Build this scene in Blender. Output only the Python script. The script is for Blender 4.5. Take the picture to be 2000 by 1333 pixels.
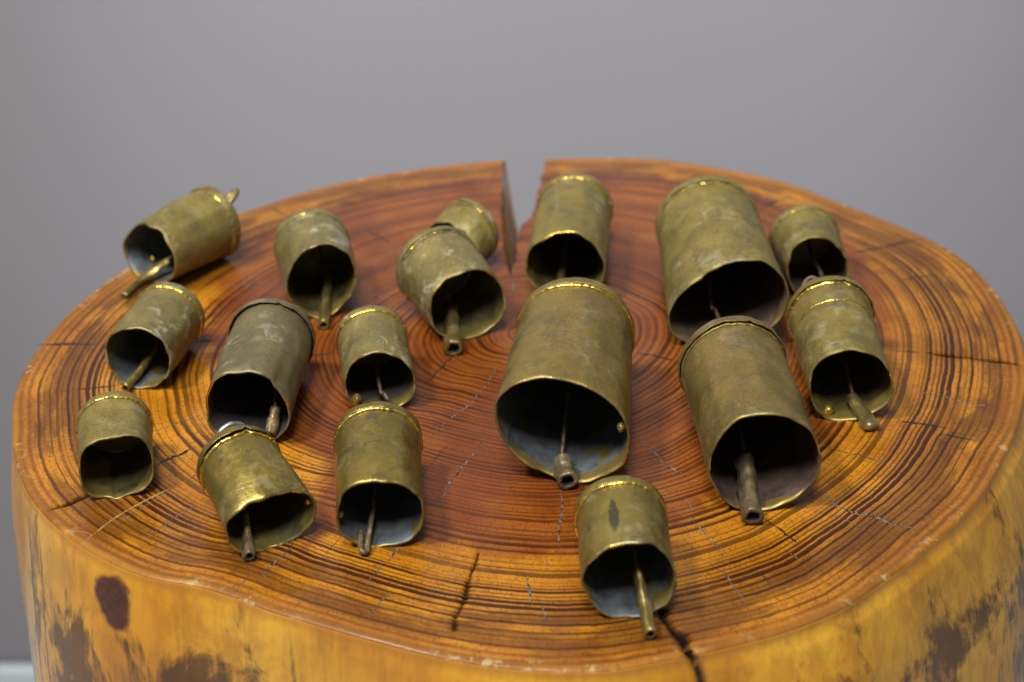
import bpy, math, random
import numpy as np
from mathutils import Vector, Matrix, noise as mnoise

random.seed(7)
for o_ in list(bpy.data.objects):
    bpy.data.objects.remove(o_)
sc = bpy.context.scene
COL = sc.collection
TOP = 0.92            # height of the stump's cut face above the floor (m)

# ------------------------------------------------------------------ camera
cd = bpy.data.cameras.new('camera'); cam = bpy.data.objects.new('camera', cd); COL.objects.link(cam)
cam.location = (-0.0096, -0.6742, TOP + 0.3692)
cam.rotation_euler = (math.radians(90 - 29.0), 0, 0)
cd.sensor_width = 23.5; cd.lens = 23.5 * 3200 / 2000.0
cd.clip_start = 0.02; cd.clip_end = 30
cd.dof.use_dof = True; cd.dof.focus_distance = 0.655; cd.dof.aperture_fstop = 5.2
sc.camera = cam

# ------------------------------------------------------------------ light of the room, with added wall lamps
w = bpy.data.worlds.new('World'); sc.world = w; w.use_nodes = True
w.node_tree.nodes['Background'].inputs[0].default_value = (0.92, 0.96, 1.0, 1)
w.node_tree.nodes['Background'].inputs[1].default_value = 0.14

def lamp(name, loc, target, size, power, colour, shape='DISK'):
    l = bpy.data.lights.new(name, 'AREA'); l.shape = shape; l.size = size; l.energy = power; l.color = colour
    o = bpy.data.objects.new(name, l); COL.objects.link(o); o.location = loc
    o.rotation_euler = (Vector(target) - Vector(loc)).to_track_quat('-Z', 'Y').to_euler()
    return o
lamp('ceiling_lamp', (-0.75, -0.45, TOP + 1.45), (0, 0.1, TOP), 0.24, 25.0, (1.0, 0.95, 0.86))
lamp('wall_fill_panel', (-0.15, -0.95, TOP + 1.85), (0.05, 0.76, TOP - .35), 0.55, 36.0, (1.0, 0.98, 0.96))  # unseen panel, added to brighten the wall and the stump
sl = bpy.data.lights.new('added_wall_spot', 'SPOT'); sl.energy = 185.0; sl.spot_size = math.radians(30); sl.spot_blend = 1.0; sl.shadow_soft_size = .08; sl.color = (0.97, 0.98, 1.0)  # unseen spot, added to brighten the middle of the wall
so = bpy.data.objects.new('added_wall_spot', sl); COL.objects.link(so); so.location = (0.0, -0.75, TOP + 1.75)
so.rotation_euler = (Vector((0.05, 0.76, TOP - .17)) - so.location).to_track_quat('-Z', 'Y').to_euler()
sc.view_settings.view_transform = 'Standard'; sc.view_settings.look = 'None'
sc.view_settings.exposure = 0.0; sc.view_settings.gamma = 1.0
sc.render.engine = 'CYCLES'

# ------------------------------------------------------------------ node helpers
class NT:
    def __init__(s, name):
        s.m = bpy.data.materials.new(name); s.m.use_nodes = True; s.t = s.m.node_tree
        s.bsdf = s.t.nodes['Principled BSDF']
    def n(s, typ, **kw):
        nd = s.t.nodes.new(typ)
        for k, v in kw.items(): setattr(nd, k, v)
        return nd
    def put(s, sock, v):
        if isinstance(v, bpy.types.NodeSocket): s.t.links.new(v, sock)
        elif isinstance(v, (tuple, list)) and len(v) == 3 and sock.type == 'RGBA': sock.default_value = (*v, 1)
        else: sock.default_value = v
    def math(s, op, a, b=None, c=None, clamp=False):
        nd = s.n('ShaderNodeMath', operation=op, use_clamp=clamp); s.put(nd.inputs[0], a)
        if b is not None: s.put(nd.inputs[1], b)
        if c is not None: s.put(nd.inputs[2], c)
        return nd.outputs[0]
    def vmath(s, op, a, b=None):
        nd = s.n('ShaderNodeVectorMath', operation=op); s.put(nd.inputs[0], a)
        if b is not None: s.put(nd.inputs[1], b)
        return nd.outputs['Value' if op in ('LENGTH', 'DISTANCE', 'DOT_PRODUCT') else 'Vector']
    def noise(s, vec, scale, detail=3, rough=.55, dim='3D', dist=0.0, color=False):
        nd = s.n('ShaderNodeTexNoise', noise_dimensions=dim)
        if dim == '1D': s.put(nd.inputs['W'], vec)
        else: s.put(nd.inputs['Vector'], vec)
        nd.inputs['Scale'].default_value = scale; nd.inputs['Detail'].default_value = detail
        nd.inputs['Roughness'].default_value = rough; nd.inputs['Distortion'].default_value = dist
        return nd.outputs['Color' if color else 0]
    def smooth(s, v, a, b, lo=0.0, hi=1.0):
        nd = s.n('ShaderNodeMapRange', interpolation_type='SMOOTHSTEP'); s.put(nd.inputs['Value'], v)
        s.put(nd.inputs['From Min'], a); s.put(nd.inputs['From Max'], b)
        nd.inputs['To Min'].default_value = lo; nd.inputs['To Max'].default_value = hi
        return nd.outputs[0]
    def mix(s, f, a, b, mode='MIX'):
        nd = s.n('ShaderNodeMix', data_type='RGBA', blend_type=mode)
        s.put(nd.inputs[0], f); s.put(nd.inputs[6], a); s.put(nd.inputs[7], b)
        return nd.outputs[2]
    def comb(s, x, y, z):
        nd = s.n('ShaderNodeCombineXYZ')
        for i, v in enumerate((x, y, z)): s.put(nd.inputs[i], v)
        return nd.outputs[0]
    def scale(s, vec, k):
        return s.vmath('MULTIPLY', vec, k)
    def obj(s): return s.n('ShaderNodeTexCoord').outputs['Object']
    def attr(s, name): return s.n('ShaderNodeAttribute', attribute_name=name).outputs['Fac']
    def bump(s, h, strength=.3, dist=.001, normal=None):
        nd = s.n('ShaderNodeBump'); nd.inputs['Strength'].default_value = strength; nd.inputs['Distance'].default_value = dist
        s.put(nd.inputs['Height'], h)
        if normal is not None: s.put(nd.inputs['Normal'], normal)
        return nd.outputs[0]
    def set(s, **kw):
        for k, v in kw.items(): s.put(s.bsdf.inputs[k.replace('_', ' ')], v)
        return s.m

# ------------------------------------------------------------------ materials
def mat_wood_top():
    T = NT('varnished_end_grain'); P = T.obj()
    sx = T.n('ShaderNodeSeparateXYZ'); T.put(sx.inputs[0], P)
    ang = T.math('ARCTAN2', sx.outputs[1], sx.outputs[0])
    t = T.attr('ring'); heart = T.attr('heart'); dark = T.attr('dark'); rim = T.attr('rim')
    w1 = T.noise(P, 8.0, 1.5); w2 = T.noise(P, 38.0, 2); w3 = T.noise(P, 190.0, 2)
    tt = T.math('ADD', t, T.math('MULTIPLY', T.math('SUBTRACT', w1, .5), .035))
    tt = T.math('ADD', tt, T.math('MULTIPLY', T.math('SUBTRACT', w2, .5), .006))
    tt = T.math('ADD', tt, T.math('MULTIPLY', T.math('SUBTRACT', w3, .5), .0035))
    # year rings: pale early wood that darkens, then ends sharply
    q = T.math('ADD', T.math('MULTIPLY', tt, 80.0), T.math('MULTIPLY', T.noise(tt, 7.0, 1, .5, '1D'), 6.0))
    v = T.math('FRACT', q)
    per = T.noise(T.math('FLOOR', q), 3.7, 0, .5, '1D'); per2 = T.noise(T.math('FLOOR', q), 5.3, 0, .5, '1D')
    lo = T.smooth(per2, .25, .75, .05, .68)
    late = T.math('MULTIPLY', T.smooth(v, lo, T.math('ADD', lo, .34)), T.smooth(v, .90, 1.0, 1, 0))
    late = T.math('MULTIPLY', late, T.smooth(per, .25, .62, .5, 1.0))
    patch = T.noise(P, 17.0, 3)
    late = T.math('MULTIPLY', late, T.smooth(patch, .30, .52, .5, 1.0))
    # finer secondary rings
    v2 = T.math('FRACT', T.math('MULTIPLY', q, 2.63))
    fine = T.math('MULTIPLY', T.smooth(v2, .35, .9), T.smooth(v2, .92, 1.0, 1, 0))
    # medullary rays and pores
    rays = T.noise(T.comb(T.math('MULTIPLY', ang, 95.0), T.math('MULTIPLY', tt, 34.0), 0.0), 1.0, 3, .65)
    pores = T.noise(T.comb(T.math('MULTIPLY', ang, 240.0), T.math('MULTIPLY', tt, 130.0), 3.0), 1.0, 1, .5)
    sap_l = T.mix(T.smooth(T.noise(P, 26.0, 4), .35, .68), (.34, .125, .005), (.54, .225, .012))
    sap_d = (.026, .0055, .0018)
    hrt_l = T.mix(T.smooth(T.noise(P, 21.0, 4), .35, .65), (.160, .036, .004), (.270, .080, .008))
    hrt_d = (.020, .004, .002)
    sap = T.mix(late, sap_l, sap_d); hrt = T.mix(T.math('MULTIPLY', late, .88), hrt_l, hrt_d)
    col = T.mix(heart, sap, hrt)
    col = T.mix(T.math('MULTIPLY', fine, .28), col, (.16, .04, .008))
    # dark band of bark-side staining near the rim
    bn = T.noise(T.comb(T.math('MULTIPLY', ang, 3.2), T.math('MULTIPLY', tt, 16.0), 1.0), 1.0, 4, .6)
    band = T.math('MULTIPLY', T.smooth(tt, .85, .90), T.smooth(tt, .955, 1.0, 1, 0))
    band = T.math('MULTIPLY', band, T.smooth(bn, .40, .52))
    col = T.mix(T.math('MULTIPLY', band, .62), col, (.040, .010, .004))
    outer = T.smooth(tt, .95, .99)
    col = T.mix(T.math('MULTIPLY', outer, .45), col, T.mix(T.noise(P, 60.0, 4), (.16, .045, .005), (.34, .115, .014)))
    mot = T.noise(T.comb(T.math('MULTIPLY', ang, 4.6), T.math('MULTIPLY', tt, 20.0), 7.0), 1.0, 5, .62)
    mk = T.math('MULTIPLY', T.smooth(mot, .52, .70), T.smooth(tt, .6, .88, .10, .42))
    col = T.mix(mk, col, (.055, .014, .004))
    col = T.mix(T.smooth(rays, .47, .67, 0, .45), col, T.mix(.5, col, (.05, .015, .005)))
    col = T.mix(T.smooth(pores, .57, .68, 0, .6), col, (.07, .02, .006))
    # blackened checks and worn pale flakes on the arris
    col = T.mix(dark, col, (.008, .006, .006))
    fl = T.noise(P, 130.0, 6, .72)
    flz = T.math('MULTIPLY', T.smooth(fl, .55, .59), rim)
    flz = T.math('MULTIPLY', T.math('MULTIPLY', flz, .55), T.smooth(T.noise(ang, 2.3, 1, .5, '1D'), .47, .55))
    col = T.mix(T.math('MULTIPLY', rim, .55), col, T.mix(T.noise(P, 90.0, 4), (.19, .070, .009), (.40, .19, .04)))
    col = T.mix(flz, col, (.50, .42, .22))
    h = T.math('ADD', T.math('MULTIPLY', pores, .5), T.math('MULTIPLY', T.noise(P, 55.0, 4, .6), .9))
    h = T.math('ADD', h, T.math('MULTIPLY', rays, .45))
    b1 = T.bump(h, .35, .0006)
    cb = T.bump(T.math('ADD', T.noise(P, 45.0, 3), T.math('MULTIPLY', rays, .2)), .22, .0008)
    smut = T.noise(P, 33.0, 5, .65)
    return T.set(Base_Color=col, Roughness=T.smooth(smut, .3, .7, .32, .52), Normal=b1, Coat_Weight=T.math('SUBTRACT', T.smooth(dark, 0.0, .3, .45, 0.0), T.math('MULTIPLY', rim, .34), clamp=True), Specular_IOR_Level=T.smooth(dark, 0.0, .3, .18, 0.0),
                 Coat_Roughness=T.smooth(smut, .35, .65, .10, .34), Coat_IOR=1.42, Coat_Normal=cb)

def mat_wood_side():
    T = NT('varnished_trunk_side'); P = T.obj()
    sx = T.n('ShaderNodeSeparateXYZ'); T.put(sx.inputs[0], P); z = sx.outputs[2]
    ang = T.math('ARCTAN2', sx.outputs[1], sx.outputs[0])
    dark = T.attr('dark'); rim = T.attr('rim')
    st = T.noise(T.scale(P, (150, 150, 16)), 1.0, 6, .7)
    big = T.noise(T.scale(P, (13, 13, 7)), 1.0, 3)
    col = T.mix(T.smooth(big, .35, .65), (.66, .275, .012), (.86, .45, .034))
    col = T.mix(T.smooth(st, .42, .62, 0, .28), col, (.27, .09, .006))
    mo = T.noise(T.scale(P, (42, 42, 30)), 1.0, 6, .7, dist=.4)
    col = T.mix(T.smooth(mo, .46, .64, 0, .40), col, (.30, .105, .007)); col = T.mix(T.smooth(mo, .46, .34, 0, .45), col, (.58, .30, .035))
    # brown scorched remains of the inner bark
    bl = T.noise(T.scale(P, (30, 30, 19)), 1.0, 7, .68, dist=.5)
    bl = T.math('ADD', bl, T.math('MULTIPLY', T.math('SUBTRACT', T.noise(T.scale(P, (260, 260, 24)), 1.0, 3), .5), .22))
    lim = T.smooth(z, -.050, -.014, .45, .62)
    bm = T.smooth(T.math('SUBTRACT', bl, lim), -.02, .12)
    col = T.mix(T.math('MULTIPLY', bm, .9), col, T.mix(T.noise(T.scale(P, (60, 60, 25)), 1, 4), (.016, .010, .006), (.13, .040, .006)))
    # pale scuffs
    sc_ = T.noise(T.scale(P, (90, 90, 34)), 1.0, 5, .7)
    sm = T.math('MULTIPLY', T.smooth(sc_, .63, .70), T.smooth(T.noise(P, 12.0, 1), .48, .58))
    col = T.mix(T.math('MULTIPLY', sm, .6), col, (.56, .42, .16))
    # thumb-smooth rim and the knot under it
    col = T.mix(T.smooth(z, -.006, -.0015, 0, .6), col, (.40, .155, .02))
    kp = T.vmath('MULTIPLY', T.vmath('SUBTRACT', P, (-.1645, -.1875, -.0150)), (78, 78, 62))
    kd = T.math('ADD', T.vmath('LENGTH', kp), T.math('MULTIPLY', T.math('SUBTRACT', T.noise(P, 80.0, 3), .5), .5))
    km = T.smooth(kd, .86, 1.06, 1, 0)
    kc = T.mix(T.smooth(T.noise(P, 190.0, 4, .7), .35, .65), (.095, .022, .006), (.045, .011, .004))
    col = T.mix(km, col, kc)
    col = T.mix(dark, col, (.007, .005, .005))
    b = T.bump(T.math('ADD', st, T.math('MULTIPLY', bl, .8)), .35, .0008)
    cb = T.bump(T.noise(T.scale(P, (60, 60, 25)), 1.0, 3), .2, .001)
    return T.set(Base_Color=col, Roughness=.48, Normal=b, Coat_Weight=.8, Coat_Roughness=.15, Coat_Normal=cb)

def mat_metal(name, olive=(.215, .172, .044), pale=.35, dirt=.6, bright=.25, rough=.50, metallic=.42, stain=None):
    """aged brass sheet: olive film, whitish bloom, dark specks, bare scratches"""
    T = NT(name); P0 = T.obj()
    oi = T.n('ShaderNodeObjectInfo').outputs['Random']
    P = T.vmath('ADD', P0, T.comb(T.math('MULTIPLY', oi, 3.1), T.math('MULTIPLY', oi, 7.7), T.math('MULTIPLY', oi, 5.3)))
    a = T.noise(P, 70.0, 5, .6)
    col = T.mix(T.smooth(a, .32, .68), tuple(c * .86 for c in olive), (olive[0] * 1.18, olive[1] * 1.16, olive[2] * 1.12))
    tint = T.noise(P, 38.0, 2)
    col = T.mix(T.smooth(tint, .5, .72, 0, .25), col, (.20, .125, .042))
    bloom = T.noise(P, 105.0, 6, .68, dist=.8)
    bm = T.math('MULTIPLY', T.smooth(bloom, .50, .64), T.smooth(T.noise(P, 42.0, 2), .40, .60))
    col = T.mix(T.math('MULTIPLY', bm, pale), col, (.40, .38, .28))
    sp = T.noise(P, 330.0, 4, .62)
    sm = T.math('MULTIPLY', T.smooth(sp, .52, .60), T.smooth(T.noise(P, 60.0, 2), .44, .60))
    col = T.mix(T.math('MULTIPLY', sm, dirt), col, (.045, .042, .038))
    dk = T.smooth(T.noise(P, 85.0, 4, .6), .56, .64)
    col = T.mix(T.math('MULTIPLY', dk, dirt * .55), col, (.075, .066, .05))
    if stain:
        d_ = T.vmath('LENGTH', T.vmath('MULTIPLY', T.vmath('SUBTRACT', P0, (stain[0], stain[1], stain[2])), stain[3]))
        d_ = T.math('ADD', d_, T.math('MULTIPLY', T.math('SUBTRACT', T.noise(P0, 230.0, 3), .5), .9))
        col = T.mix(T.smooth(d_, .75, 1.1, .8, 0), col, (.05, .046, .04))
    grit = T.noise(P, 900.0, 3, .7); gz = T.smooth(T.noise(P, 75.0, 3), .42, .58)
    col = T.mix(T.math('MULTIPLY', T.smooth(grit, .56, .62), T.math('MULTIPLY', gz, dirt * .4)), col, (.06, .052, .038))
    col = T.mix(T.math('MULTIPLY', T.smooth(grit, .44, .39), T.math('MULTIPLY', T.smooth(tint, .44, .56), .2)), col, (.42, .38, .22))
    # bare metal: fine scratches and rubbed specks
    rub = T.noise(T.scale(P, (1100, 420, 1100)), 1.0, 3, .7)
    rm = T.math('MULTIPLY', T.smooth(rub, .58, .66), T.smooth(T.noise(P, 50.0, 2), .42, .58))
    rm = T.math('MULTIPLY', rm, bright)
    col = T.mix(rm, col, (.72, .50, .13))
    met = T.math('ADD', metallic, T.math('MULTIPLY', rm, 1 - metallic), clamp=True)
    met = T.math('SUBTRACT', met, T.math('MULTIPLY', T.math('MAXIMUM', T.math('MULTIPLY', bm, pale), T.math('MULTIPLY', sm, dirt)), .5), clamp=True)
    rg = T.math('ADD', T.smooth(a, .3, .7, rough - .06, rough + .10), T.math('MULTIPLY', rm, -.16))
    h = T.math('ADD', T.math('MULTIPLY', T.noise(P, 60.0, 3, .5), .8), T.math('MULTIPLY', sp, .40))
    h = T.math('ADD', h, T.math('ADD', T.math('MULTIPLY', bloom, .3), T.math('MULTIPLY', grit, .10)))
    return T.set(Base_Color=col, Metallic=met, Roughness=rg, Normal=T.bump(h, .5, .0009))

def mat_bright():
    T = NT('rubbed_bright_brass'); P = T.obj()
    n = T.noise(P, 260.0, 3, .6); m = T.smooth(n, .34, .50)
    m = T.math('MULTIPLY', m, T.smooth(T.noise(P, 60.0, 2), .30, .50))
    col = T.mix(m, (.16, .115, .035), (.95, .66, .13))
    return T.set(Base_Color=col, Metallic=T.smooth(m, 0, 1, .6, 1.0), Roughness=T.smooth(m, 0, 1, .45, .26), Normal=T.bump(T.noise(P, 500.0, 2), .4, .0004))

def mat_inner(name, tone, patch):
    """inside of a bell: a heat-blued or rusty film that leaves some brass bare near the lip"""
    T = NT(name); P0 = T.obj(); oi = T.n('ShaderNodeObjectInfo').outputs['Random']
    P = T.vmath('ADD', P0, T.comb(T.math('MULTIPLY', oi, 4.1), oi, T.math('MULTIPLY', oi, 2.3)))
    sx = T.n('ShaderNodeSeparateXYZ'); T.put(sx.inputs[0], P0)
    a = T.noise(P, 90.0, 5, .62)
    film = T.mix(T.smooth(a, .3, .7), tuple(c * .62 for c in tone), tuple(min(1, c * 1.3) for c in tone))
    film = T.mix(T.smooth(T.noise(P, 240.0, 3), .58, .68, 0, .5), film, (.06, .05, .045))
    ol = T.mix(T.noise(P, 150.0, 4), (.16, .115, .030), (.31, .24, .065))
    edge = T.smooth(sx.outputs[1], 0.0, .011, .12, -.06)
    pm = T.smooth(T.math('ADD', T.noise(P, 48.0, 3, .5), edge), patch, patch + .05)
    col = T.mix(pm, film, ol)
    return T.set(Base_Color=col, Metallic=T.smooth(pm, 0, 1, .25, .6), Roughness=T.smooth(a, .3, .7, .38, .56), Normal=T.bump(a, .4, .0007))

def mat_plain(name, col, rough=.5, metallic=0.0, scale=300, amt=.35):
    T = NT(name); P = T.obj(); n = T.noise(P, scale, 4, .6)
    c = T.mix(T.smooth(n, .3, .7), tuple(x * (1 - amt) for x in col), tuple(min(1, x * (1 + amt)) for x in col))
    return T.set(Base_Color=c, Roughness=rough, Metallic=metallic, Normal=T.bump(n, .5, .0003))

def mat_wall():
    T = NT('grey_wall_paint'); P = T.obj()
    c = T.mix(T.smooth(T.noise(P, 1.6, 2), .3, .7), (.252, .247, .272), (.264, .258, .283))
    return T.set(Base_Color=c, Roughness=.62, Normal=T.bump(T.noise(P, 400.0, 3), .12, .0005))

M = dict(
    top=mat_wood_top(), side=mat_wood_side(),
    olive=mat_metal('aged_olive_brass'),
    gold=mat_metal('rubbed_gold_brass', (.255, .197, .045), .28, .7, .7, .34, .75),
    bloomed=mat_metal('whitened_brass', (.225, .187, .066), .75, .5, .4, .46, .5),
    grey=mat_metal('dull_grey_brass', (.180, .152, .074), .40, .5, .25, .48, .5),
    brown=mat_metal('brown_olive_brass', (.228, .168, .048), .20, .5, .4, .44, .6),
    stained=mat_metal('stained_gold_brass', (.245, .194, .05), .45, .6, .9, .36, .7, stain=(-.0045, .017, .033, (520, 110, 20))),
    bright=mat_bright(),
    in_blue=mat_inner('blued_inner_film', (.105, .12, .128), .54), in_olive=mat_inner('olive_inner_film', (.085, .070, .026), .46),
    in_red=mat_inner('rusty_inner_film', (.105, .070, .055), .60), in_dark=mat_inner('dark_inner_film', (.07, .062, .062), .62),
    steel=mat_plain('dull_steel_wire', (.42, .42, .43), .34, .9), rust=mat_plain('rusty_wire', (.13, .085, .06), .6, .3),
    clap_o=mat_metal('clapper_brass', (.25, .19, .058), .3, .5, .9, .38, .7), clap_r=mat_metal('clapper_brown', (.145, .108, .055), .5, .7, .5, .5, .5),
    hole=mat_plain('shade_black_hollow', (.02, .018, .016), .8),  # black stands in for shade in clapper bores and under cap folds
    crk_dark=mat_plain('open_crack', (.016, .011, .009), .45, 0, 500), crk_silver=mat_plain('varnish_glint_crack', (.20, .17, .145), .3, .3, 900, .7),  # silver grey paints the varnish glint into the filled cracks
    pale=mat_plain('worn_varnish', (.27, .155, .05), .6, 0, 500, .25),
    wall=mat_wall(), skirt=mat_plain('white_skirting_paint', (.60, .66, .70), .45, 0, 60, .04), floor=mat_plain('pale_floor', (.55, .56, .56), .5, 0, 9, .12),
)

# ------------------------------------------------------------------ mesh helpers
def link(name, me, parent=None, mats=(), smooth=True):
    o = bpy.data.objects.new(name, me); COL.objects.link(o)
    if parent: o.parent = parent
    for m in mats: me.materials.append(m)
    if smooth and len(me.polygons): me.polygons.foreach_set('use_smooth', [True] * len(me.polygons))
    return o
def mesh(name, verts, faces, parent=None, mats=(), smooth=True, idx=None):
    me = bpy.data.meshes.new(name); me.from_pydata([tuple(v) for v in verts], [], [tuple(f) for f in faces])
    o = link(name, me, parent, mats, smooth)
    if idx is not None: me.polygons.foreach_set('material_index', idx)
    me.update(); return o
def empty(name, loc, rz=0.0):
    o = bpy.data.objects.new(name, None); COL.objects.link(o); o.location = loc; o.rotation_euler = (0, 0, rz)
    o.empty_display_size = .02; return o
def tag(o, label, cat=None, group=None, kind=None):
    o['label'] = label
    if cat: o['category'] = cat
    if group: o['group'] = group
    if kind: o['kind'] = kind
def catmull(P, n):
    P = [np.array(p, float) for p in P]
    if len(P) == 2: return [P[0] * (1 - i / n) + P[1] * i / n for i in range(n + 1)]
    Q = [2 * P[0] - P[1]] + P + [2 * P[-1] - P[-2]]; out = []
    for i in range(1, len(Q) - 2):
        for k in range(n):
            t = k / n; a, b, c, d = Q[i - 1:i + 3]
            out.append(.5 * ((2 * b) + (c - a) * t + (2 * a - 5 * b + 4 * c - d) * t * t + (3 * b - a - 3 * c + d) * t ** 3))
    return out + [P[-1]]
def frames(path):
    out = []; up = np.array([0, 0, 1.0])
    for i in range(len(path)):
        d = path[min(i + 1, len(path) - 1)] - path[max(i - 1, 0)]; d = d / (np.linalg.norm(d) + 1e-12)
        s = np.cross(d, up); s = s / (np.linalg.norm(s) + 1e-9); out.append((d, s, np.cross(s, d)))
    return out
def tube(path, rad, seg=20, hole=0.0, lap=0.0, flat=1.0, seed=0, rough=0.0):
    """swept sheet-metal tube; hole = bore radius ratio at the far end, lap = height of the rolled overlap"""
    fr = frames(path); V = []; Fc = []; idx = []
    for i, p in enumerate(path):
        d, s, u = fr[i]
        for k in range(seg):
            a = 2 * math.pi * k / seg; r = rad[i]
            r *= 1 + lap * (k / seg) - lap / 2
            r *= 1 + rough * (mnoise.noise(Vector((seed * 3.3 + i * .22, math.cos(a) * 1.3, math.sin(a) * 1.3))))
            V.append(p + r * (math.cos(a) * s * flat + math.sin(a) * u / flat))
    n = len(path)
    for i in range(n - 1):
        for k in range(seg):
            k2 = (k + 1) % seg; Fc.append((i * seg + k, i * seg + k2, (i + 1) * seg + k2, (i + 1) * seg + k)); idx.append(0)
    V.append(path[0]); c0 = len(V) - 1
    for k in range(seg): Fc.append((c0, (k + 1) % seg, k)); idx.append(0)
    last = (n - 1) * seg
    if hole > 0:
        d = fr[-1][0]; base = len(V); depth = rad[-1] * 2.2
        for dd in (0, depth):
            for k in range(seg):
                q = V[last + k]; V.append(path[-1] + (q - path[-1]) * hole - d * dd)
        V.append(path[-1] - d * depth); c = len(V) - 1
        for k in range(seg):
            k2 = (k + 1) % seg
            Fc.append((last + k, last + k2, base + k2, base + k)); idx.append(0)
            Fc.append((base + k, base + k2, base + seg + k2, base + seg + k)); idx.append(1)
            Fc.append((base + seg + k, base + seg + k2, c)); idx.append(1)
    else:
        V.append(path[-1] + fr[-1][0] * rad[-1] * .35); c = len(V) - 1
        for k in range(seg): Fc.append((last + k, last + (k + 1) % seg, c)); idx.append(0)
    return V, Fc, idx

# ------------------------------------------------------------------ measured shapes (mm, origin at the pith on the cut face)
OUTLINE = [[10.6, 210.8], [42.6, 213.1], [79.7, 210.8], [108.1, 197.9], [145.8, 178.0], [165.4, 154.0], [184.0, 133.0], [201.8, 112.9], [213.8, 97.8], [222.6, 77.9], [228.2, 48.6], [229.5, 21.0], [228.4, -4.5], [223.7, -33.7], [216.4, -58.4], [207.8, -81.7], [194.7, -107.5], [179.4, -135.4], [166.7, -152.5], [150.0, -171.2], [128.5, -193.2], [109.1, -210.7], [88.2, -222.6], [68.4, -230.3], [42.9, -238.6], [25.1, -243.6], [6.9, -244.4], [-17.5, -241.3], [-35.9, -236.5], [-54.9, -229.2], [-74.3, -221.2], [-87.6, -215.3], [-101.2, -208.9], [-110.3, -203.1], [-123.3, -196.8], [-133.0, -193.8], [-142.6, -191.6], [-152.6, -186.7], [-160.5, -181.7], [-171.1, -173.7], [-180.7, -164.9], [-193.1, -150.8], [-202.1, -138.2], [-210.2, -123.0], [-217.4, -105.6], [-223.0, -84.5], [-229.5, -56.2], [-230.5, -36.0], [-228.6, -12.8], [-223.5, 17.3], [-215.0, 45.2], [-205.0, 67.9], [-184.3, 104.7], [-155.6, 136.3], [-140.4, 149.9], [-118.5, 169.4], [-90.8, 185.3], [-61.6, 196.4], [-22.1, 208.5], [-14.1, 209.3]]
NOTCH = [[-14.1, 209.3], [-15.1, 184.6], [-14.9, 145.8], [-13.5, 82.0], [-10.4, 58.7], [-7.0, 82.0], [-5.0, 119.3], [1.4, 131.0], [6.2, 170.1], [10.6, 210.8]]
HEART = [[159.0, -33.7], [169.2, 5.0], [176.5, 47.4], [168.6, 94.1], [141.6, 145.8], [106.3, 180.9], [13.8, 191.9], [-15.4, 188.2], [-78.1, 165.2], [-120.2, 132.4], [-144.3, 106.5], [-155.7, 58.7], [-154.6, 5.0], [-143.6, -33.7], [-104.0, -93.8], [-85.3, -109.5], [-88.9, -171.2], [-69.4, -149.4], [-40.8, -166.3], [-9.6, -174.4], [13.6, -171.2], [49.4, -159.6], [76.2, -131.8], [128.4, -89.8]]
EDGE_CRACK = [[43.3, -206.6], [46.5, -216.7], [50.4, -223.7], [52.3, -235.2]]
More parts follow.
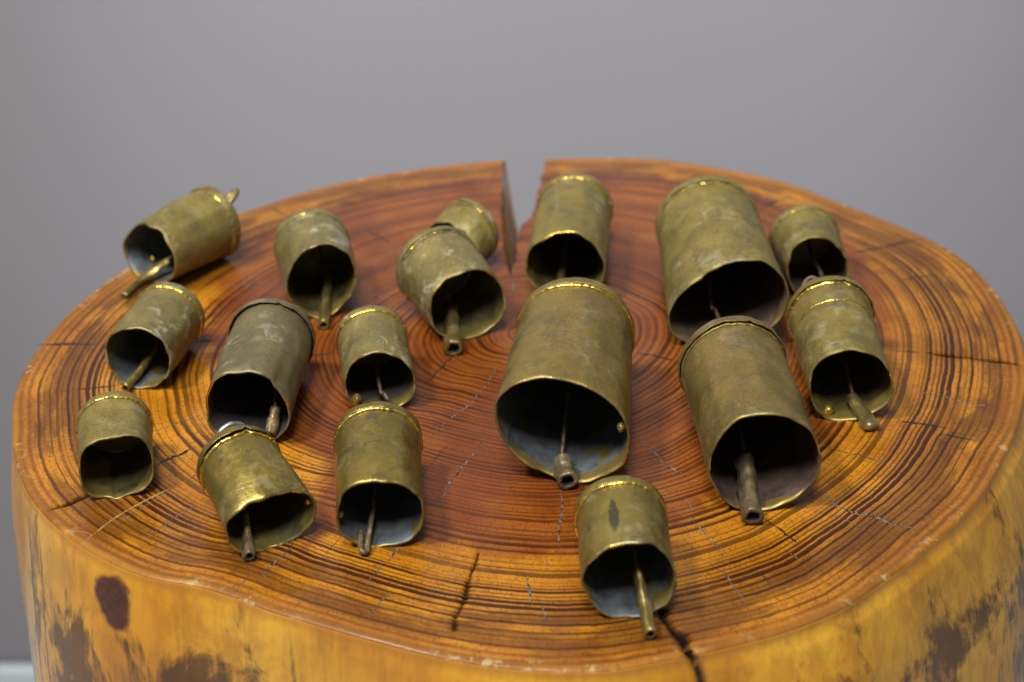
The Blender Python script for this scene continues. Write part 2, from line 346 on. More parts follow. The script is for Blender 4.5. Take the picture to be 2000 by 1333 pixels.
CRACKS = [
  [[[-22.5, -172.8], [-23.9, -182.3], [-26.1, -191.6], [-27.2, -200.7], [-29.7, -209.5], [-29.9, -217.5]], 2.93, "deep"],
  [[[111.2, -130.0], [116.8, -139.0], [122.7, -145.3], [131.8, -150.1], [137.9, -154.6], [145.3, -156.9]], 1.8, "silver"],
  [[[162.5, -16.2], [178.5, -18.6]], 1.35, "dark"],
  [[[178.5, -18.6], [191.6, -22.9], [204.9, -25.7], [222.3, -30.4]], 2.93, "deep"],
  [[[158.8, 83.8], [175.6, 89.2], [205.0, 102.8]], 2.02, "dark"],
  [[[-194.0, -147.4], [-187.7, -142.5], [-178.0, -134.7]], 2.93, "deep"],
  [[[-155.9, -114.0], [-148.9, -106.8], [-141.3, -99.0]], 2.02, "dark"],
  [[[-229.9, -12.3], [-216.0, -10.9], [-200.5, -11.4]], 2.02, "dark"],
  [[[-158.2, -8.9], [-146.6, -7.4]], 2.25, "dark"],
  [[[-203.8, -52.7], [-195.2, -50.9], [-183.9, -48.7]], 1.35, "dark"],
  [[[155.5, -78.8], [164.8, -81.2], [174.8, -84.9]], 1.8, "dark"],
  [[[171.7, -89.0], [184.4, -94.6]], 1.57, "dark"],
  [[[166.3, -53.5], [176.7, -57.5], [195.9, -66.1]], 0.9, "silver"],
  [[[-20.4, -89.8], [-24.5, -101.7], [-30.5, -115.2], [-36.2, -131.8], [-38.8, -143.2]], 1.12, "silver"],
  [[[-15.4, -24.3], [-19.9, -45.1], [-28.5, -64.9], [-38.0, -79.6], [-46.0, -94.6]], 0.9, "silver"],
  [[[-35.5, -18.6], [-40.9, -31.3], [-47.1, -47.3]], 1.35, "dark"],
  [[[9.8, -131.8], [10.2, -146.0], [9.0, -156.3], [8.3, -166.3], [9.7, -172.1]], 1.35, "silver"],
  [[[41.0, -90.6], [46.3, -97.8], [53.3, -111.4], [58.9, -118.9], [65.2, -124.5]], 1.35, "silver"],
  [[[59.2, -148.7], [64.1, -159.6], [71.4, -174.7]], 1.12, "silver"],
  [[[66.4, -180.1], [71.2, -191.6], [75.7, -203.6]], 0.9, "silver"],
  [[[58.5, -134.7], [60.8, -142.5], [61.8, -149.4]], 0.67, "silver"],
  [[[88.8, -151.2], [94.6, -159.6], [100.4, -168.9]], 1.12, "dark"],
  [[[-3.9, -185.5], [-3.3, -194.7], [-1.9, -204.2]], 1.35, "silver"],
  [[[1.5, -203.6], [3.1, -214.7]], 0.9, "silver"],
  [[[3.3, -176.0], [3.8, -185.5]], 0.67, "silver"],
  [[[-52.0, -168.2], [-53.6, -173.4], [-55.5, -178.5]], 1.12, "silver"],
  [[[-57.6, -176.6], [-60.7, -187.0], [-63.5, -194.4]], 1.12, "silver"],
  [[[-54.4, -196.8], [-58.3, -206.6], [-61.2, -216.1]], 0.9, "silver"],
  [[[-40.5, -180.4], [-42.4, -188.6]], 0.67, "silver"],
  [[[-92.4, -166.3], [-97.0, -176.0], [-102.7, -190.7]], 1.12, "silver"],
  [[[-106.8, -186.7], [-111.1, -197.7]], 0.67, "silver"],
  [[[-133.7, -140.7], [-141.1, -150.1], [-149.2, -164.6]], 0.9, "silver"],
  [[[-145.7, -130.0], [-152.9, -140.7], [-161.6, -152.2]], 0.67, "silver"],
  [[[-161.2, -86.6], [-151.6, -79.6], [-141.4, -72.5]], 0.9, "silver"],
  [[[118.6, -97.0], [129.0, -103.3], [138.9, -108.3], [147.1, -113.3]], 1.12, "silver"],
  [[[114.5, -38.3], [121.4, -41.0]], 0.9, "silver"],
  [[[46.8, -19.1], [55.9, -22.4], [65.4, -27.1]], 1.57, "dark"],
  [[[125.4, 139.7], [133.7, 149.2], [146.7, 157.5]], 2.02, "dark"],
  [[[182.8, 53.6], [195.3, 58.1], [204.2, 61.5]], 1.35, "dark"],
  [[[-140.6, 141.0], [-135.9, 136.3], [-130.5, 131.0]], 1.35, "dark"],
  [[[-89.0, 116.1], [-79.5, 104.7], [-69.4, 94.1]], 1.12, "dark"],
  [[[-151.4, 47.4], [-141.6, 49.7], [-131.7, 51.9]], 0.9, "silver"],
  [[[-86.9, 33.8], [-64.8, 39.2]], 0.67, "silver"],
  [[[-8.6, 55.9], [-9.1, 39.2]], 1.35, "silver"],
  [[[138.7, -69.1], [150.7, -75.4]], 0.67, "silver"],
  [[[-103.0, -24.3], [-97.6, -20.5], [-90.6, -19.6]], 1.35, "dark"],
  [[[116.3, -147.7], [126.4, -157.9]], 0.45, "silver"],
  [[[94.7, -172.1], [98.9, -177.6]], 0.67, "silver"],
  [[[-70.9, -131.8], [-81.4, -149.4]], 0.45, "silver"],
  [[[-171.0, -101.7], [-181.6, -111.4]], 0.67, "dark"],
  [[[-101.9, -111.4], [-92.4, -101.7]], 0.45, "silver"],
  [[[-141.6, -124.5], [-161.7, -146.7], [-172.4, -165.6]], 2.02, "pale"],
  [[[-179.7, -163.6], [-176.9, -159.0], [-170.8, -161.3], [-173.1, -166.9]], 0.9, "pale"],
  [[[159.5, -140.4], [163.9, -142.5], [168.4, -145.3]], 0.67, "pale"],
  [[[149.1, -148.4], [152.9, -149.4]], 0.67, "pale"],
  [[[-188.5, -45.1], [-185.4, -43.7]], 0.67, "pale"],
]
BELLS = {
  1: {"pos": [-188.0, 50.8], "th": 40.21, "L": 44.2, "R": 18.77, "prof": [[-3.8, 31.1], [4.4, 32.6], [11.3, 31.2], [16.6, 27.7], [19.7, 22.7], [20.7, 16.5], [18.6, 11.1], [14.6, 6.5], [7.4, 2.7], [-2.4, 0.0], [-11.2, 0.0], [-16.2, 2.8], [-19.6, 6.5], [-20.7, 11.9], [-19.1, 16.7], [-15.5, 21.6], [-10.5, 26.9]]},
  2: {"pos": [-99.4, 14.0], "th": -12.15, "L": 44.3, "R": 18.93, "prof": [[0.8, 39.1], [8.0, 37.6], [12.7, 34.0], [15.3, 29.3], [16.7, 22.8], [16.8, 17.3], [14.0, 11.1], [9.7, 6.0], [5.4, 2.3], [1.1, 0.0], [-4.7, 0.2], [-10.1, 4.5], [-14.6, 11.0], [-16.8, 17.2], [-15.9, 22.6], [-13.5, 28.6], [-9.9, 33.7], [-4.9, 37.6]]},
  3: {"pos": [-39.3, 64.0], "th": 34.2, "L": 17.5, "R": 16.66, "prof": [[-12.8, 22.4], [-8.4, 25.1], [-2.0, 26.2], [4.3, 24.5], [9.5, 21.2], [13.1, 16.9], [15.1, 11.3], [14.0, 5.3], [10.2, 1.3], [3.8, -0.0], [-3.7, 1.3], [-10.1, 5.4], [-14.2, 11.0], [-15.1, 17.5]]},
  4: {"pos": [-29.7, -6.5], "th": -25.27, "L": 38.4, "R": 20.86, "prof": [[4.3, 35.4], [10.4, 32.9], [14.7, 28.0], [17.8, 22.0], [19.1, 15.4], [17.7, 9.3], [13.7, 4.7], [7.5, 1.1], [0.4, 0.0], [-6.6, 1.7], [-13.5, 4.6], [-17.7, 9.7], [-18.8, 15.8], [-19.1, 21.7], [-18.1, 26.3], [-15.5, 29.7], [-11.2, 32.7], [-6.0, 34.7], [-0.8, 35.8]]},
  5: {"pos": [16.1, 31.6], "th": 6.04, "L": 67.6, "R": 19.56, "prof": [[1.8, 37.3], [6.7, 36.6], [10.9, 33.7], [15.1, 29.3], [17.7, 24.9], [19.3, 20.4], [18.8, 14.8], [17.3, 9.6], [13.3, 4.2], [5.8, 0.5], [-2.6, 0.0], [-9.4, 2.0], [-15.3, 6.9], [-18.3, 13.7], [-19.3, 20.2], [-18.4, 25.3], [-16.3, 29.1], [-12.2, 32.0], [-8.1, 34.5], [-3.1, 36.6]]},
  6: {"pos": [88.8, -13.7], "th": -1.31, "L": 80.1, "R": 25.69, "prof": [[8.8, 44.9], [14.3, 44.2], [19.2, 41.2], [23.5, 36.3], [26.2, 31.9], [27.6, 26.6], [27.2, 20.4], [25.3, 14.2], [20.9, 9.3], [15.6, 5.3], [7.9, 1.7], [-1.6, 0.0], [-11.2, 0.6], [-19.3, 3.0], [-23.9, 5.7], [-26.5, 10.3], [-27.6, 14.8], [-26.5, 20.2], [-23.6, 25.5], [-19.2, 30.7], [-13.2, 35.0], [-7.2, 40.2], [-1.9, 42.7], [3.4, 44.4]]},
  7: {"pos": [138.1, 33.4], "th": -3.48, "L": 35.8, "R": 17.48, "prof": [[-1.6, 33.9], [3.5, 32.6], [8.0, 28.8], [11.9, 23.7], [14.3, 18.0], [15.1, 12.4], [14.4, 6.8], [10.6, 2.2], [4.9, -0.0], [-2.8, 0.2], [-9.0, 2.8], [-12.8, 7.6], [-14.7, 13.3], [-15.1, 20.8], [-14.3, 26.3], [-11.4, 30.8], [-6.6, 33.5]]},
  8: {"pos": [133.7, -78.5], "th": 0.33, "L": 61.0, "R": 19.58, "prof": [[-2.2, 34.8], [2.9, 34.2], [8.2, 32.1], [12.5, 28.8], [15.6, 23.8], [17.6, 18.8], [18.0, 12.8], [16.6, 8.5], [13.3, 5.1], [7.1, 1.6], [0.6, 0.0], [-7.9, 0.0], [-13.1, 4.1], [-15.7, 8.4], [-17.4, 13.6], [-18.0, 19.5], [-17.1, 24.5], [-14.6, 28.7], [-11.3, 32.1], [-7.1, 34.2]]},
  9: {"pos": [-173.0, -51.8], "th": 10.57, "L": 41.5, "R": 16.29, "prof": [[0.7, 30.6], [5.4, 30.4], [9.9, 28.3], [13.4, 24.4], [14.9, 20.2], [15.3, 16.0], [13.4, 9.7], [10.6, 5.4], [7.0, 2.0], [2.8, 0.4], [-2.9, -0.0], [-8.4, 1.6], [-12.0, 5.2], [-14.4, 11.1], [-15.3, 17.1], [-14.3, 21.6], [-12.3, 25.2], [-8.3, 28.2], [-4.1, 29.9]]},
  10: {"pos": [-118.6, -96.6], "th": 3.24, "L": 59.0, "R": 19.14, "prof": [[-8.5, 33.9], [-3.2, 33.7], [3.9, 34.8], [7.4, 33.6], [11.1, 30.7], [11.8, 28.1], [14.6, 23.6], [17.3, 17.5], [17.3, 12.3], [15.3, 7.0], [10.5, 2.4], [4.0, 0.3], [-3.3, -0.0], [-10.4, 1.9], [-15.6, 4.9], [-17.0, 9.0], [-17.3, 15.3], [-16.7, 22.6], [-15.0, 26.7], [-12.4, 30.9]]},
  11: {"pos": [-65.9, -70.3], "th": -9.94, "L": 37.9, "R": 16.11, "prof": [[-0.1, 29.1], [5.3, 27.5], [9.8, 24.5], [13.4, 19.9], [15.1, 14.4], [14.9, 9.1], [12.9, 3.9], [10.0, 1.5], [3.4, -0.0], [-4.0, 0.2], [-9.5, 2.4], [-13.5, 5.6], [-15.1, 11.1], [-15.0, 17.5], [-13.1, 22.5], [-9.3, 26.4], [-4.7, 28.5]]},
  12: {"pos": [-164.7, -136.3], "th": -12.98, "L": 32.6, "R": 15.25, "prof": [[7.1, 28.4], [10.9, 26.9], [12.8, 23.3], [14.3, 18.3], [14.2, 12.6], [13.6, 7.8], [10.7, 3.4], [6.5, 1.1], [0.8, 0.0], [-5.5, 0.0], [-9.8, 0.9], [-13.0, 4.1], [-14.3, 9.1], [-14.2, 14.9], [-13.2, 21.4], [-10.7, 25.3], [-7.0, 27.5], [-2.3, 27.8], [2.5, 28.7]]},
  13: {"pos": [-99.6, -169.4], "th": -27.93, "L": 38.0, "R": 16.76, "prof": [[10.6, 22.0], [14.6, 20.5], [17.3, 16.4], [18.1, 12.3], [16.2, 6.3], [12.6, 2.8], [10.0, 0.8], [2.5, -0.0], [-7.3, 0.5], [-12.9, 1.8], [-16.6, 5.6], [-18.1, 11.2], [-18.1, 15.9], [-15.4, 18.7], [-11.3, 21.0], [-5.5, 22.8], [1.0, 23.5], [6.6, 23.0]]},
  14: {"pos": [-58.8, -169.8], "th": -5.03, "L": 50.0, "R": 17.65, "prof": [[0.0, 30.4], [4.5, 29.7], [9.8, 27.6], [14.2, 23.2], [16.0, 19.4], [16.2, 13.8], [15.3, 8.2], [12.1, 3.7], [7.4, 1.2], [1.9, 0.1], [-4.3, -0.0], [-8.8, 1.2], [-13.3, 5.3], [-16.1, 10.2], [-16.2, 17.7], [-15.0, 23.1], [-12.2, 27.5], [-7.5, 30.0], [-3.7, 30.5]]},
  15: {"pos": [10.1, -125.7], "th": 5.87, "L": 81.3, "R": 26.04, "prof": [[-8.1, 48.7], [-3.4, 48.6], [2.0, 47.2], [7.4, 45.8], [12.8, 43.5], [17.6, 40.3], [21.7, 36.6], [24.2, 32.8], [25.7, 28.2], [26.8, 23.4], [26.5, 16.9], [25.0, 10.3], [20.6, 6.3], [15.9, 3.1], [10.4, 0.4], [4.8, 0.0], [-2.8, 2.2], [-9.8, 5.5], [-16.1, 9.2], [-21.0, 14.6], [-24.4, 20.9], [-26.5, 27.2], [-26.8, 33.6], [-25.7, 37.6], [-23.0, 41.0], [-18.9, 44.7], [-14.2, 47.0]]},
  16: {"pos": [87.9, -145.5], "th": -3.13, "L": 77.0, "R": 23.02, "prof": [[2.5, 44.2], [7.9, 42.7], [12.8, 39.8], [16.7, 36.6], [19.6, 30.6], [21.8, 23.4], [21.5, 17.1], [19.3, 11.5], [16.3, 7.6], [11.2, 3.7], [5.9, 1.1], [1.2, 0.0], [-5.6, 0.3], [-10.5, 1.7], [-14.8, 4.7], [-17.8, 9.7], [-20.2, 15.4], [-21.8, 21.0], [-21.5, 26.6], [-19.8, 32.0], [-17.4, 36.6], [-14.4, 40.3], [-10.6, 43.3], [-4.1, 44.2]]},
  17: {"pos": [31.3, -211.5], "th": -1.0, "L": 39.8, "R": 17.36, "prof": [[2.0, 32.7], [7.8, 32.3], [10.8, 29.7], [13.8, 26.5], [15.8, 22.2], [16.9, 17.1], [16.6, 11.2], [14.8, 6.1], [11.4, 2.8], [5.0, 0.3], [-1.0, 0.0], [-8.1, 1.2], [-11.2, 5.0], [-13.6, 9.4], [-16.1, 13.9], [-16.9, 17.5], [-15.9, 20.4], [-12.8, 26.1], [-8.9, 29.6], [-3.2, 32.0]]},
}
CLAPPERS = {
  1: [[[-180.5, 58.4, 9.0], [-186.2, 54.8, 6.0], [-193.6, 47.4, 3.0], [-198.6, 33.6, 2.0]], [1.76, 2.46, 1.75, 1.38]],
  2: [[[-99.3, 41.2, 9.0], [-99.3, 31.3, 6.5], [-98.8, 17.2, 4.5], [-98.1, 2.1, 2.8]], [2.21, 2.36, 2.49, 2.61]],
  4: [[[-38.2, 10.2, 9.0], [-37.7, 0.2, 7.0], [-36.8, -11.3, 5.0], [-36.0, -22.7, 4.1]], [2.78, 3.23, 3.67, 4.1]],
  5: [[[15.5, 56.4, 8.0], [14.5, 48.0, 5.5], [13.6, 39.7, 4.0]], [1.89, 2.22, 2.37]],
  7: [[[138.5, 50.0, 14.0], [140.7, 46.5, 11.0], [141.7, 41.1, 9.0]], [0.78, 0.78, 0.86]],
  6: [[[83.3, 6.0, 14.0], [85.1, 3.0, 11.0], [86.8, -1.7, 8.0]], [0.65, 0.73, 0.81]],
  8: [[[136.8, -68.1, 7.0], [138.3, -74.1, 5.0], [140.3, -80.2, 3.5], [142.2, -87.9, 2.7]], [1.52, 1.97, 2.56, 2.54]],
  9: [[[-169.1, -33.1, 10.0], [-173.3, -41.1, 6.5], [-176.2, -47.5, 4.0], [-179.4, -54.9, 2.2]], [1.27, 1.58, 1.88, 2.03]],
  10: [[[-108.5, -88.5, 13.0], [-109.2, -92.2, 9.0], [-110.1, -97.6, 5.0]], [2.18, 2.54, 2.53]],
  11: [[[-66.8, -64.1, 8.0], [-64.9, -66.2, 6.0], [-63.0, -68.3, 4.0]], [0.75, 0.75, 0.84]],
  13: [[[-110.6, -163.1, 11.0], [-109.7, -168.1, 7.0], [-108.7, -173.1, 4.0], [-107.5, -179.2, 2.9]], [1.26, 1.58, 2.04, 2.34]],
  14: [[[-62.5, -156.2, 10.0], [-63.2, -162.7, 7.0], [-63.8, -169.2, 4.0], [-64.2, -174.8, 1.5]], [0.79, 0.94, 1.09, 1.17]],
  15: [[[10.3, -118.4, 8.0], [11.1, -121.2, 6.5], [12.0, -125.5, 4.8], [12.4, -131.6, 4.7]], [2.52, 3.35, 3.89, 4.14]],
  16: [[[82.6, -127.3, 14.0], [82.8, -136.1, 10.0], [83.1, -144.2, 6.5], [83.0, -156.2, 4.7]], [3.34, 3.59, 3.83, 4.05]],
  17: [[[35.4, -199.0, 13.0], [36.4, -205.5, 9.0], [37.7, -213.3, 5.5], [38.7, -224.5, 3.1]], [1.57, 1.93, 2.27, 2.36]],
}
RIVETS = {1: [-1.2, 15.2], 8: [-4.3, 8.0], 15: [23.6, 26.0], 13: [11.8, 12.5], 14: [-12.8, 14.2], 11: [-8.4, 6.3]}


# ------------------------------------------------------------------ the setting
def box(x0, x1, y0, y1, z0, z1, name, mat, bev=0.0):
    import bmesh
    bm = bmesh.new(); bmesh.ops.create_cube(bm, size=1)
    for v in bm.verts: v.co = ((x0 + x1) / 2 + v.co.x * (x1 - x0), (y0 + y1) / 2 + v.co.y * (y1 - y0), (z0 + z1) / 2 + v.co.z * (z1 - z0))
    if bev: bmesh.ops.bevel(bm, geom=list(bm.edges), offset=bev, segments=4, profile=.5, affect='EDGES')
    me = bpy.data.meshes.new(name); bm.to_mesh(me); bm.free()
    return link(name, me, None, [mat], False)
WY = 0.76
fl_ = box(-3, 3, -3, WY + .1, -.05, 0, 'floor', M['floor']); tag(fl_, 'pale grey floor under the stump', kind='structure')
wl_ = box(-3, 3, WY, WY + .1, .002, 3.0, 'wall', M['wall']); tag(wl_, 'plain grey painted wall behind the stump', kind='structure')
sk_ = box(-3, 3, WY - .018, WY - .002, .002, .085, 'skirting_board', M['skirt'], .006); tag(sk_, 'white skirting board along the foot of the grey wall', 'skirting board')

# ------------------------------------------------------------------ the stump
def polar(pts):
    p = np.array(pts, float); return np.arctan2(p[:, 1], p[:, 0]), np.hypot(p[:, 0], p[:, 1])
oa, orr = polar(OUTLINE); o_ = np.argsort(oa % (2 * np.pi)); OA = (oa % (2 * np.pi))[o_]; OR = orr[o_]
OAx = np.concatenate([OA - 2 * np.pi, OA, OA + 2 * np.pi]); ORx = np.concatenate([OR] * 3)
_g = np.linspace(0, 2 * np.pi, 1440, endpoint=False); _r = np.interp(_g, OAx, ORx)
_k = np.hanning(13); _k /= _k.sum(); _r = np.convolve(np.concatenate([_r[-40:], _r, _r[:40]]), _k, 'same')[40:-40]
_k2 = np.hanning(75); _k2 /= _k2.sum(); _rs = np.convolve(np.concatenate([_r[-100:], _r, _r[:100]]), _k2, 'same')[100:-100]
_wb = np.clip(np.sin(_g) * 3, 0, 1); _r = _r * (1 - _wb) + _rs * _wb
_r = _r - 4.0 * np.clip(-np.sin(_g), 0, 1)
def Rim(a): return np.interp(np.asarray(a) % (2 * np.pi), np.append(_g, 2 * np.pi), np.append(_r, _r[0]))
LE = [(-10.4, 58.7), (-13.5, 82.0), (-14.9, 112.0), (-15.3, 145.8), (-15.3, 184.6), (-14.1, 211.0)]
RE = [(-10.4, 58.7), (-7.4, 82.0), (-5.2, 105), (-4.6, 119.3), (1.4, 131.0), (3.6, 150), (6.2, 170.1), (10.6, 212.0)]
la, lr = polar(LE); ra, rr = polar(RE)
def seg_dist(x, y, pts):
    d = np.full(x.shape, 1e9); s = np.zeros(x.shape); acc = 0
    for (x0, y0), (x1, y1) in zip(pts[:-1], pts[1:]):
        L2 = (x1 - x0) ** 2 + (y1 - y0) ** 2; t = np.clip(((x - x0) * (x1 - x0) + (y - y0) * (y1 - y0)) / L2, 0, 1)
        dd = np.hypot(x - x0 - t * (x1 - x0), y - y0 - t * (y1 - y0)); m = dd < d
        s = np.where(m, acc + t * math.sqrt(L2), s); d = np.minimum(d, dd); acc += math.sqrt(L2)
    return d, s / acc
def in_poly(x, y, poly):
    c = np.zeros(x.shape, bool); n = len(poly)
    for i in range(n):
        (x0, y0), (x1, y1) = poly[i], poly[(i + 1) % n]
        if y0 == y1: continue
        m = ((y0 > y) != (y1 > y)) & (x < (x1 - x0) * (y - y0) / (y1 - y0) + x0); c ^= m
    return c
def hsh(v, k=0): return (np.sin(v * 127.1 + k * 311.7) * 43758.5453) % 1.0

def build_stump():
    NA = 1150; ts = list(np.linspace(0.004, 1.0, 205))
    # profile past the rim: (radial offset mm, height mm)
    prof = [(-3.2, 0.0)]
    edge = [(-1.5, -.06), (-.7, -.45), (-.25, -.95), (0, -1.7), (.2, -3.6)]
    side = [(1.2 * min(1, d / 40) + 6.5 * (1 - math.exp(-d / 60.0)), -d) for d in list(np.arange(7, 60, 2.2)) + list(np.arange(60, 200, 7)) + list(np.linspace(200, 919, 22))]
    u = np.linspace(0, 1, NA); rows = []
    aT = math.atan2(58.7, -10.4)
    def edges(r, depth=0.0):
        if r <= 59.6: return aT, aT
        aL = np.interp(r, lr, la); aR = np.interp(r, rr, ra)
        jj = min(1, (r - 59.6) / 15) / r
        aL += (1.5 * mnoise.noise(Vector((r * .09, 1, depth * .02))) + .9 * mnoise.noise(Vector((r * .33, 2, depth * .05)))) * jj; aR += (1.5 * mnoise.noise(Vector((r * .1, 5, depth * .02))) + .9 * mnoise.noise(Vector((r * .35, 6, depth * .05)))) * jj
        aL2 = aL - 0.17 * depth / r
        return max(aL2, aR + .0004), aR
    def row(r_of, edge_r, z_of, t, depth=0.0):
        aL, aR = edges(edge_r, depth); a = aL + u * (aR + 2 * np.pi - aL)
        r = r_of(a); x = r * np.cos(a); y = r * np.sin(a)
        return x, y, np.full(NA, 0.0) + z_of, np.full(NA, t), a
    for t in ts: rows.append(row(lambda a: t * (Rim(a) - 2.2), t * 209.0, 0.0, t))
    for dx, dz in edge: rows.append(row(lambda a: Rim(a) + dx, 211.0, dz, 1.0, 0))
    def lump(a, d): return 1.6 * np.sin(a * 5 + 1 + d * .012) * min(1, d / 60) + 1.0 * np.sin(a * 11 + d * .03) * min(1, d / 30)
    def bulge(a, d): return 34 * np.clip(np.cos(((a - math.radians(-18) + np.pi) % (2 * np.pi) - np.pi) * .9), 0, 1) ** 2 * (1 - math.exp(-d / 90.0)) * (np.abs((a - math.radians(-18) + np.pi) % (2 * np.pi) - np.pi) < 1.745)
    for dx, dz in side: rows.append(row(lambda a: Rim(a) + dx + lump(a, -dz) + bulge(a, -dz), 211.0, dz, 1.0, -dz))
    X = np.array([r[0] for r in rows]); Y = np.array([r[1] for r in rows]); Zz = np.array([r[2] for r in rows]); T = np.array([r[3] for r in rows]); A = np.array([r[4] for r in rows])
    NR = len(rows); nt = len(ts); isTop = np.zeros(X.shape, bool); isTop[:nt] = True
    dark = np.zeros(X.shape)
    # saw-like wander of a check as it crosses the rings
    jag = (hsh(np.floor(T * 42)) - .5) * .9
    px, py = X + jag * (-np.sin(A)), Y + jag * np.cos(A)
    for pts, wd, kind in CRACKS:
        if kind != 'deep': continue
        d, s = seg_dist(px, py, pts); hw = wd * (.36 + .16 * np.sin(T * 61)) * (np.clip(np.minimum(s, 1.0) * 6, .15, 1)) * np.clip((1 - s) * 6, .25 if np.hypot(*pts[-1]) < 195 else 1, 1)
        m = np.where(isTop, np.clip(1.25 - d / hw, 0, 1), 0); dark = np.maximum(dark, m); Zz = Zz - 0.8 * m
    # the split running over the front rim and down the side
    ex, ey = EDGE_CRACK[-1]; ea = math.atan2(ey, ex) % (2 * np.pi); eR = math.hypot(ex, ey)
    d, s = seg_dist(px, py, EDGE_CRACK); hw = .7 + 1.2 * np.sin(np.clip(s, 0, 1) * 2.6) + .5 * np.sin(s * 14)
    m = np.where(isTop, np.clip(1.5 - d / hw, 0, 1), 0); m = np.where(isTop & (s >= .995) & (T < .96), np.clip(1.5 - d / hw, 0, 1), m)
    dep = -np.where(isTop, 0, Zz)
    da = ((A - ea + np.pi) % (2 * np.pi) - np.pi) * eR - 1.0 * np.sin(dep * .09) - 5.5 * (1 - np.exp(-dep / 9.0))
    rr_ = np.hypot(X, Y); onrim = (~isTop) | (T > .97)
    hw2 = 1.25 * np.exp(-dep / 90.0) + .5
    m2 = np.where(onrim, np.clip(1.4 - np.abs(da) / hw2, 0, 1), 0); mm_ = np.maximum(m, m2); dark = np.maximum(dark, mm_)
    Zz = np.where(isTop, Zz - 1.6 * mm_, Zz - 1.0 * mm_ * np.exp(-dep / 5)); k = np.where(~isTop, 3.5 * mm_, 0); X = X - k * np.cos(A); Y = Y - k * np.sin(A)
    # hairline split in the left side
    for a0, wdt in ((math.radians(213.5), .55), (math.radians(216.2), .35), (math.radians(247), .3)):
        da = ((A - a0 + np.pi) % (2 * np.pi) - np.pi) * 240 - 2 * np.sin(dep * .03)
        m = np.where(~isTop & (dep > 4), np.clip(1.5 - np.abs(da) / (wdt * 2), 0, 1), 0) * np.clip((dep - 4) / 20, 0, 1)
        dark = np.maximum(dark, m * .8)
    # heartwood
    ja = (hsh(np.floor(A * 26)) - .5) * 6.0; jb = (hsh(np.floor(A * 71), 2) - .5) * 2.5
    hr = np.hypot(X, Y); hx = X * (1 + (ja + jb) / np.maximum(hr, 25)); hy = Y * (1 + (ja + jb) / np.maximum(hr, 25))
    dh, _ = seg_dist(hx, hy, HEART + HEART[:1]); ins = in_poly(hx, hy, HEART)
    heart = np.clip(.5 + np.where(ins, dh, -dh) / 7.0, 0, 1)
    rimm = np.clip((T - .986) / .012, 0, 1); rimm = np.where(isTop, rimm, np.clip(1 - dep / 6.0, 0, 1))
    V = np.stack([X, Y, Zz], -1).reshape(-1, 3) / 1000.0
    i = np.arange(NR - 1)[:, None]; j = np.arange(NA - 1)[None, :]; b = i * NA + j
    Fq = np.stack([b, b + NA, b + NA + 1, b + 1], -1).reshape(-1, 4)
    idx = np.where(i < nt + 2, 0, 1) + 0 * j; idx = idx.reshape(-1)
    # walls of the wedge-shaped notch
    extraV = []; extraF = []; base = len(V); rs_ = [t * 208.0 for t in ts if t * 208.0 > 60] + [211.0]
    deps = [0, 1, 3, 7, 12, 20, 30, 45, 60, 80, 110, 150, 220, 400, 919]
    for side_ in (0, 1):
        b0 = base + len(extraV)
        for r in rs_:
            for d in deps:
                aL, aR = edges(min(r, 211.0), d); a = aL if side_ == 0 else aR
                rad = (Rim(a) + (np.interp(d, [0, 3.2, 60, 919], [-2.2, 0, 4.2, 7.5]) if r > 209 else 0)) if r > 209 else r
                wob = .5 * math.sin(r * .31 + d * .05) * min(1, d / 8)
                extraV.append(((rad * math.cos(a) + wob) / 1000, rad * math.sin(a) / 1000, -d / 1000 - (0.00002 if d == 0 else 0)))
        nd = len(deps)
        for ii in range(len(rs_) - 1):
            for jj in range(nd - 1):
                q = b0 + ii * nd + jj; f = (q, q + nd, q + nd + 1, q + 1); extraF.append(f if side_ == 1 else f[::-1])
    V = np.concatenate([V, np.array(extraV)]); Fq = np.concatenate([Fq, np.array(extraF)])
    me = bpy.data.meshes.new('trunk'); me.vertices.add(len(V)); me.vertices.foreach_set('co', V.ravel())
    nf = len(Fq); me.loops.add(nf * 4); me.loops.foreach_set('vertex_index', Fq.ravel().astype('i'))
    me.polygons.add(nf); me.polygons.foreach_set('loop_start', (np.arange(nf) * 4).astype('i')); me.polygons.foreach_set('loop_total', np.full(nf, 4, 'i'))
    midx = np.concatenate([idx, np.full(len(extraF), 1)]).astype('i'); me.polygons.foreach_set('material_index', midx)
    me.update(); me.validate()
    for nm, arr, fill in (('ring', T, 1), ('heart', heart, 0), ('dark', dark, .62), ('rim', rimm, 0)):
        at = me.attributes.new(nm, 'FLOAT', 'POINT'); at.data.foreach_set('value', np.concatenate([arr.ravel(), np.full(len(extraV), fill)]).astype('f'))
    return me
stump = empty('tree_stump', (0, 0, 0)); tag(stump, 'varnished orange tree stump with a wedge notch at the back, carrying the bells', 'stump')
trunk = link('trunk', build_stump(), stump, [M['top'], M['side']]); trunk.location = (0, 0, TOP)

